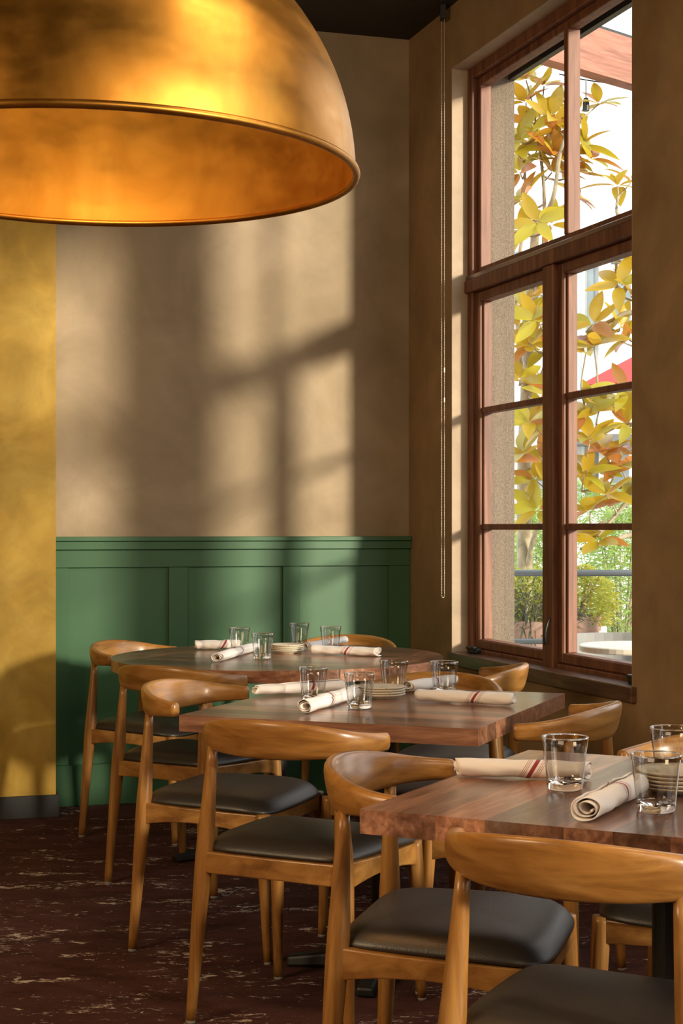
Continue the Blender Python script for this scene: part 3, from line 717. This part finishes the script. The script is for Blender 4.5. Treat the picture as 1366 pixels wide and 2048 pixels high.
magnolia('magnolia_tree', [at(1046, 1400, Yt), at(1050, 1150, Yt), at(1048, 950, Yt), at(1056, 720, Yt), at(1064, 560, Yt), at(1072, 440, Yt)], .055,
  [[at(1060, 640, Yt), at(1085, 520, Yt-.1), at(1088, 380, Yt-.2), at(1072, 250, Yt-.2)], [at(1070, 460, Yt), at(1105, 400, Yt-.3), at(1122, 300, Yt-.4), at(1150, 240, Yt-.4)],
   [at(1052, 800, Yt), at(1038, 700, Yt-.1), at(1034, 560, Yt), at(1050, 420, Yt), at(1048, 300, Yt-.1)], [at(1055, 790, Yt), at(1088, 740, Yt-.1), at(1105, 640, Yt-.2), at(1120, 560, Yt-.2)],
   [at(1050, 1160, Yt), at(1066, 1080, Yt-.1), at(1092, 1010, Yt-.2), at(1110, 900, Yt-.2)]],
  [(1052, 205, 9.3), (1088, 172, 9.3), (1104, 235, 9.2), (1062, 248, 9.4), (1040, 280, 9.3), (1040, 345, 9.4), (1098, 300, 9.2), (1118, 262, 9.2), (1046, 400, 9.3), (1104, 345, 9.3), (1075, 445, 9.1, 1.15), (1048, 465, 9.3), (1100, 450, 9.2),
   (1165, 290, 9.2), (1178, 318, 9.2), (1158, 225, 9.3), (1198, 208, 9.2, .75), (1150, 395, 9.3), (1160, 345, 9.3, .8), (1052, 160, 9.3), (1075, 300, 9.4), (1030, 300, 9.3), (1125, 320, 9.2),
   (1052, 560, 9.3), (1082, 590, 9.3), (1045, 640, 9.2, 1.1), (1074, 640, 9.1, 1.1), (1060, 690, 9.2), (1085, 700, 9.3), (1058, 845, 9.1, 1.1), (1084, 845, 9.2), (1046, 905, 9.2), (1082, 920, 9.2), (1070, 960, 9.3), (1076, 1020, 9.1), (1095, 790, 9.3), (1040, 760, 9.3)],
  'magnolia tree with pale trunk and yellow leaves, seen mostly through the left panes', 3)
Yr = 9.1
magnolia('magnolia_tree', [at(1345, 1420, Yr), at(1340, 1200, Yr), at(1330, 950, Yr), at(1335, 700, Yr), at(1325, 480, Yr)], .06,
  [[at(1335, 900, Yr), at(1290, 960, Yr-.1), at(1240, 1020, Yr-.1), at(1196, 1072, Yr-.2)], [at(1337, 1080, Yr), at(1270, 1068, Yr), at(1215, 1086, Yr-.1), at(1160, 1098, Yr-.1)],
   [at(1335, 950, Yr), at(1265, 970, Yr), at(1215, 975, Yr), at(1165, 983, Yr)], [at(1330, 760, Yr), at(1270, 790, Yr), at(1225, 812, Yr), at(1170, 815, Yr)],
   [at(1332, 640, Yr), at(1262, 625, Yr), at(1225, 640, Yr), at(1190, 655, Yr)], [at(1326, 500, Yr), at(1262, 560, Yr), at(1236, 600, Yr), at(1232, 520, Yr), ], [at(1325, 520, Yr), at(1270, 470, Yr), at(1236, 430, Yr), at(1235, 395, Yr)],
   [at(1332, 840, Yr), at(1285, 850, Yr), at(1240, 850, Yr), at(1200, 872, Yr)]],
  [(1235, 372, 9.1), (1262, 365, 9.2, .9), (1222, 515, 9.1, .9), (1256, 510, 9.1), (1238, 572, 9.0, 1.1), (1262, 592, 9.1), (1186, 648, 9.0, 1.1), (1188, 692, 9.0, 1.1), (1240, 655, 9.1), (1258, 680, 9.1, .9), (1215, 668, 9.1, .9), (1172, 705, 9.0),
   (1182, 800, 9.0), (1168, 830, 9.0), (1198, 822, 9.0), (1250, 782, 9.0), (1258, 850, 9.0), (1180, 880, 8.9, 1.15), (1210, 905, 9.0), (1240, 930, 9.0), (1168, 952, 8.9), (1196, 945, 9.0), (1212, 990, 8.9, 1.1), (1250, 1000, 9.0, 1.1), (1180, 1022, 8.9), (1196, 1080, 8.9), (1170, 1085, 9.0, .9), (1262, 900, 9.0)],
  'magnolia branches with gold and rust leaves reaching in from the right, in the right panes', 5, (5, 7))

# shrubs behind the railing
def shrub(name, c, rx, ry, h, n, mat, L, Wd, lab, seed, z0=0, droop=.3, up=.6):
    rnd = random.Random(seed); r = tag(empty(name, c), lab, 'shrub'); bm = bmesh.new()
    for _ in range(n):
        a = rnd.random()*6.283; q = rnd.random()**.45; zz = rnd.random()
        k = math.sin(math.pi*min(.97, zz*.75+.22))**.6
        p = Vector((rx*q*k*math.cos(a), ry*q*k*math.sin(a), z0+h*zz))
        d = Vector((math.cos(a)+rnd.uniform(-.8, .8), math.sin(a)+rnd.uniform(-.8, .8), rnd.uniform(-droop, up))).normalized()
        s = d.cross(Vector((rnd.uniform(-1, 1), rnd.uniform(-1, 1), 1))).normalized(); l = L*rnd.uniform(.6, 1.3)
        v = [bm.verts.new(x) for x in (p, p+d*l*.5+s*Wd, p+d*l+Vector((0, 0, -l*.2)), p+d*l*.5-s*Wd)]
        bm.faces.new(v)
    me = bpy.data.meshes.new('foliage'); bm.to_mesh(me); bm.free(); me.materials.append(mat)
    o = bpy.data.objects.new('foliage', me); C.objects.link(o); o.parent = r; o['kind'] = 'stuff'
    bm = bmesh.new()
    for k in range(7):
        a = k*.9; tube(bm, [(.05*math.cos(a)*rx, .05*math.sin(a)*ry, -.02), (rx*.3*math.cos(a), ry*.3*math.sin(a), z0+h*.5), (rx*.55*math.cos(a), ry*.55*math.sin(a), z0+h*.85)], [.014, .01, .004], 6)
    obj('stem', bm, M['bark'], r); return r
for i, (px, Y, rx, ry, h, n, lab) in enumerate(((1076, 12.0, .29, .3, 1.35, 4200, 'leafy green shrub beyond the railing behind the magnolia trunk'), (1243, 11.9, .30, .3, 1.35, 4200, 'pale green willow-leaved shrub beyond the railing in the right pane'), (1165, 13.1, .95, .4, 1.6, 9000, 'long green willow-leaved hedge behind the two shrubs beyond the railing'))):
    p = at(px, HY, Y); shrub('willow_leaf_shrub', (p.x, p.y, -.02), rx, ry, h, n, M['shrub'], .10, .0075, lab, 20+i)
# pots
def pot(px, Y, R, zt, mat, lab, cat='pot'):
    p = at(px, HY, Y); r = tag(empty('plant_pot', (p.x, p.y, -.02)), lab, 'pot')
    bm = bmesh.new(); h = zt+.02
    lathe(bm, [(0, 0), (R*.62, 0), (R*.92, h*.8), (R*.93, h*.86), (R, h*.87), (R*1.02, h*.985), (R*.99, h), (R*.9, h*.99), (R*.86, h*.86), (0, h*.86)], 40); obj('pot_body', bm, mat, r, smooth=True)
    bm = bmesh.new(); lathe(bm, [(0, h*.87), (R*.855, h*.87), (R*.855, h*.88), (0, h*.90)], 24); obj('soil', bm, M['blackboard'], r); return p, h
p, h = pot(1066, 8.9, .21, .69, M['terracotta'], 'brown terracotta pot with black grass behind the left panes')
shrub('black_grass', (p.x-.03, p.y-.02, h-.08), .20, .18, .22, 420, M['mondo'], .24, .004, 'dark black mondo grass drooping over the brown pot rim', 31, 0, .5, .7)
shrub('golden_shrub', (p.x-.02, p.y+.06, h-.08), .22, .18, .34, 1400, M['shrub_y'], .07, .007, 'yellow-green shrub growing in the brown pot', 32)
p, h = pot(1141, 9.6, .185, .675, M['terracotta'], 'round pink-brown pot right of the mullion in the lower right pane')
shrub('golden_shrub', (p.x+.04, p.y, h-.08), .25, .2, .36, 2400, M['shrub_y'], .05, .007, 'bushy yellow shrub in the pink-brown pot in the right pane', 33)
pot(1198, 9.9, .048, .59, M['whitepot'], 'small white pot beside the pink-brown pot')
# railing
r = tag(empty('patio_railing', at(1140, HY, 8.3)*1.0 - Vector((0, 0, H+.02))), 'dark grey round-tube patio railing outside the window', 'railing')
for nm, yy, rad in (('top_rail', 1146, .017), ('lower_rail', 1283, .014)):
    bm = bmesh.new(); a, b = at(900, yy, 8.3), at(1700, yy, 8.3); tube(bm, [a-r.location, b-r.location], rad, 16); obj(nm, bm, M['steel'], r, smooth=True)
for px in (925, 1115, 1500):
    a = at(px, HY, 8.3)-r.location; bm = bmesh.new(); tube(bm, [(a.x, a.y, 0), (a.x, a.y, .96)], .018, 12); obj('post', bm, M['steel'], r, smooth=True)
# patio table + chair
p = at(1275, HY, 6.55); r = tag(empty('patio_table', (p.x, p.y, -.02)), 'cream-topped patio table just outside the lower right pane', 'table')
bm = bmesh.new(); lathe(bm, [(0, .715), (.235, .715), (.24, .72), (.24, .738), (.235, .742), (0, .742)], 48); obj('table_top', bm, M['cream'], r)
bm = bmesh.new(); lathe(bm, [(0, 0), (.2, 0), (.2, .015), (.03, .03), (.025, .70), (.1, .714), (0, .714)], 24); obj('pedestal', bm, M['steel'], r)
p = at(1240, HY, 7.35); r = tag(empty('patio_chair', (p.x, p.y, -.02)), 'grey patio chair with curved backrest behind the cream patio table', 'chair')
bm = bmesh.new(); R_ = []
for i in range(19):
    a = math.pi*(.02+.96*i/18); R_.append([bm.verts.new((q*math.cos(a), .22*0+q*math.sin(a)*.8, z)) for q, z in ((.27, .56), (.285, .56), (.295, .725), (.275, .725))])
for A, B in zip(R_, R_[1:]):
    for j in range(4): bm.faces.new((A[j], A[(j+1)%4], B[(j+1)%4], B[j]))
bm.faces.new(R_[0]); bm.faces.new(R_[-1]); obj('backrest', bm, M['patio_chair'], r, smooth=False)
bm = bmesh.new(); lathe(bm, [(0, .43), (.22, .43), (.24, .445), (.22, .46), (0, .455)], 32); obj('seat', bm, M['steel'], r)
for sx_, sy_ in ((-1, -1), (1, -1), (-1, 1), (1, 1)):
    bm = bmesh.new(); tube(bm, [(sx_*.2, sy_*.17, 0), (sx_*.165, sy_*.14, .44)], .012, 8); obj('leg', bm, M['steel'], r)
for s in (-1, 1):
    bm = bmesh.new(); tube(bm, [(s*.17, .02, .44), (s*.26, .10, .64)], .010, 8); obj('back_support', bm, M['steel'], r)
# red parasol: square canopy, corner towards the left
p = at(1160, 769, 11.2); cc = p + Vector((1.75, .35, 0)); zr = p.z
r = tag(empty('parasol', (cc.x, cc.y, -.02)), 'red square parasol with pale sunlit upper panel in the right pane', 'parasol')
ap = Vector((0, 0, zr+.95)); rad = (Vector((p.x, p.y, 0))-Vector((cc.x, cc.y, 0)))
cor = [Matrix.Rotation(k*math.pi/2, 3, 'Z') @ rad + Vector((0, 0, zr+.02)) for k in range(4)]
for k in range(4):
    a, b = cor[k], cor[(k+1) % 4]; bm = bmesh.new()
    v = [bm.verts.new(x) for x in (a, b, ap)]; w_ = [bm.verts.new(x-Vector((0, 0, .006))) for x in (a, b, ap)]
    bm.faces.new(v); bm.faces.new(w_[::-1]); bm.faces.new((v[0], v[1], w_[1], w_[0])); obj('canopy_panel', bm, M['umbrella'], r)
    bm = bmesh.new(); tube(bm, [a*.98+ap*.02-Vector((0, 0, .015)), ap-Vector((0, 0, .02))], .008, 6); obj('rib', bm, M['black'], r)
bm = bmesh.new(); lathe(bm, [(0, 0), (.3, 0), (.3, .05), (.03, .06), (.025, zr+.96), (0, zr+.97)], 20); obj('pole', bm, M['steel'], r)
# pergola beam and string light
p = at(1205, 145, 9.0); bd = Vector((3540, 3150, 0)).normalized()
r = tag(empty('pergola_beam', (p.x, p.y, p.z)), 'reddish wooden pergola beam overhead at the top of the window', 'beam')
def bmb(a, b, wd, z0, z1):
    n_ = Vector((-bd.y, bd.x, 0)); bm = bmesh.new(); hexa(bm, [bd*a, bd*b, bd*b+n_*wd, bd*a+n_*wd] and [(q.x, q.y, zz) for zz in (z0, z1) for q in (bd*a, bd*b, bd*b+n_*wd, bd*a+n_*wd)]); return bm
obj('beam', bmb(-2.5, 4, .09, 0, .25), M['pergola'], r); obj('flashing', bmb(-2.5, 4, .10, .2505, .265), M['black'], r); obj('lower_trim', bmb(-2.5, 4, .10, -.015, -.0005), M['pergola'], r)
for k, d_ in enumerate((-2.3, 3.8)):
    q = p + bd*d_ + Vector((-bd.y, bd.x, 0))*.045; bm = bmesh.new(); box(bm, q.x-.06-p.x, q.x+.06-p.x, q.y-.06-p.y, q.y+.06-p.y, -.02-p.z, -.016); obj('post', bm, M['pergola'], r)
a, b = at(1118, 148, 9.2), at(1330, 172, 9.2)
r = tag(empty('string_light', a), 'black string light cable with a clear hanging bulb in the upper right pane', 'string light')
bm = bmesh.new(); tube(bm, catmull([Vector((0, 0, 0)), at(1172, 160, 9.2)-a, at(1240, 168, 9.2)-a, b-a], 6), .004, 6); obj('cable', bm, M['black'], r)
q = at(1172, 162, 9.2)-a; bm = bmesh.new(); tube(bm, [q, q-Vector((0, 0, .10))], .003, 6); lathe(bm, [(0, q.z-.10), (.014, q.z-.10), (.02, q.z-.13), (.02, q.z-.175), (0, q.z-.175)], 14, q.x, q.y); obj('socket', bm, M['black'], r)
bm = bmesh.new(); lathe(bm, [(.001, q.z-.176), (.016, q.z-.18), (.034, q.z-.22), (.03, q.z-.25), (.001, q.z-.262)], 18, q.x, q.y); obj('bulb', bm, M['pane'], r, smooth=True)
# building across the patio
r = tag(empty('pale_building', at(1200, HY, 21)*1.0-Vector((0, 0, H+.02))), 'pale grey rendered building with tall windows across the patio', 'building')
def rb(name, px0, px1, py0, py1, Y0, dy, m_, bev=0):
    a, b = at(px0, py1, Y0)-r.location, at(px1, py0, Y0)-r.location
    return obj(name, bx(a.x, b.x, a.y, a.y+dy, a.z, b.z), m_, r, bevel=bev)
a = at(1000, HY, 21)-r.location
obj('wall', bx(a.x-.2, a.x+19, 0, 4, 0, 4.75), M['render'], r)
obj('parapet', bx(a.x-.25, a.x+19.1, -.06, 4.1, 4.752, 4.90), M['winglass'], r)
for x0, x1, y0, y1 in tuple((1500+k*210, 1600+k*210, 520, 760) for k in range(8)) + ((1176, 1190, 515, 700), (1052, 1082, 560, 640), (1232, 1262, 540, 640), (1300, 1330, 520, 700)):
    f_ = rb('window', x0, x1, y0, y1, 20.96, .039, M['winglass'])
for x0, x1 in ((1165, 1169), (1198, 1222)): rb('pilaster', x0, x1, 500, 1000, 20.9, .099, M['whitepot'])
for x0, x1 in ((1060, 1085), (1172, 1205), (1225, 1258)): rb('lower_window', x0, x1, 905, 1010, 20.96, .039, M['winglass'])
rb('awning', 1150, 1330, 868, 888, 20.3, .65, M['steel']);
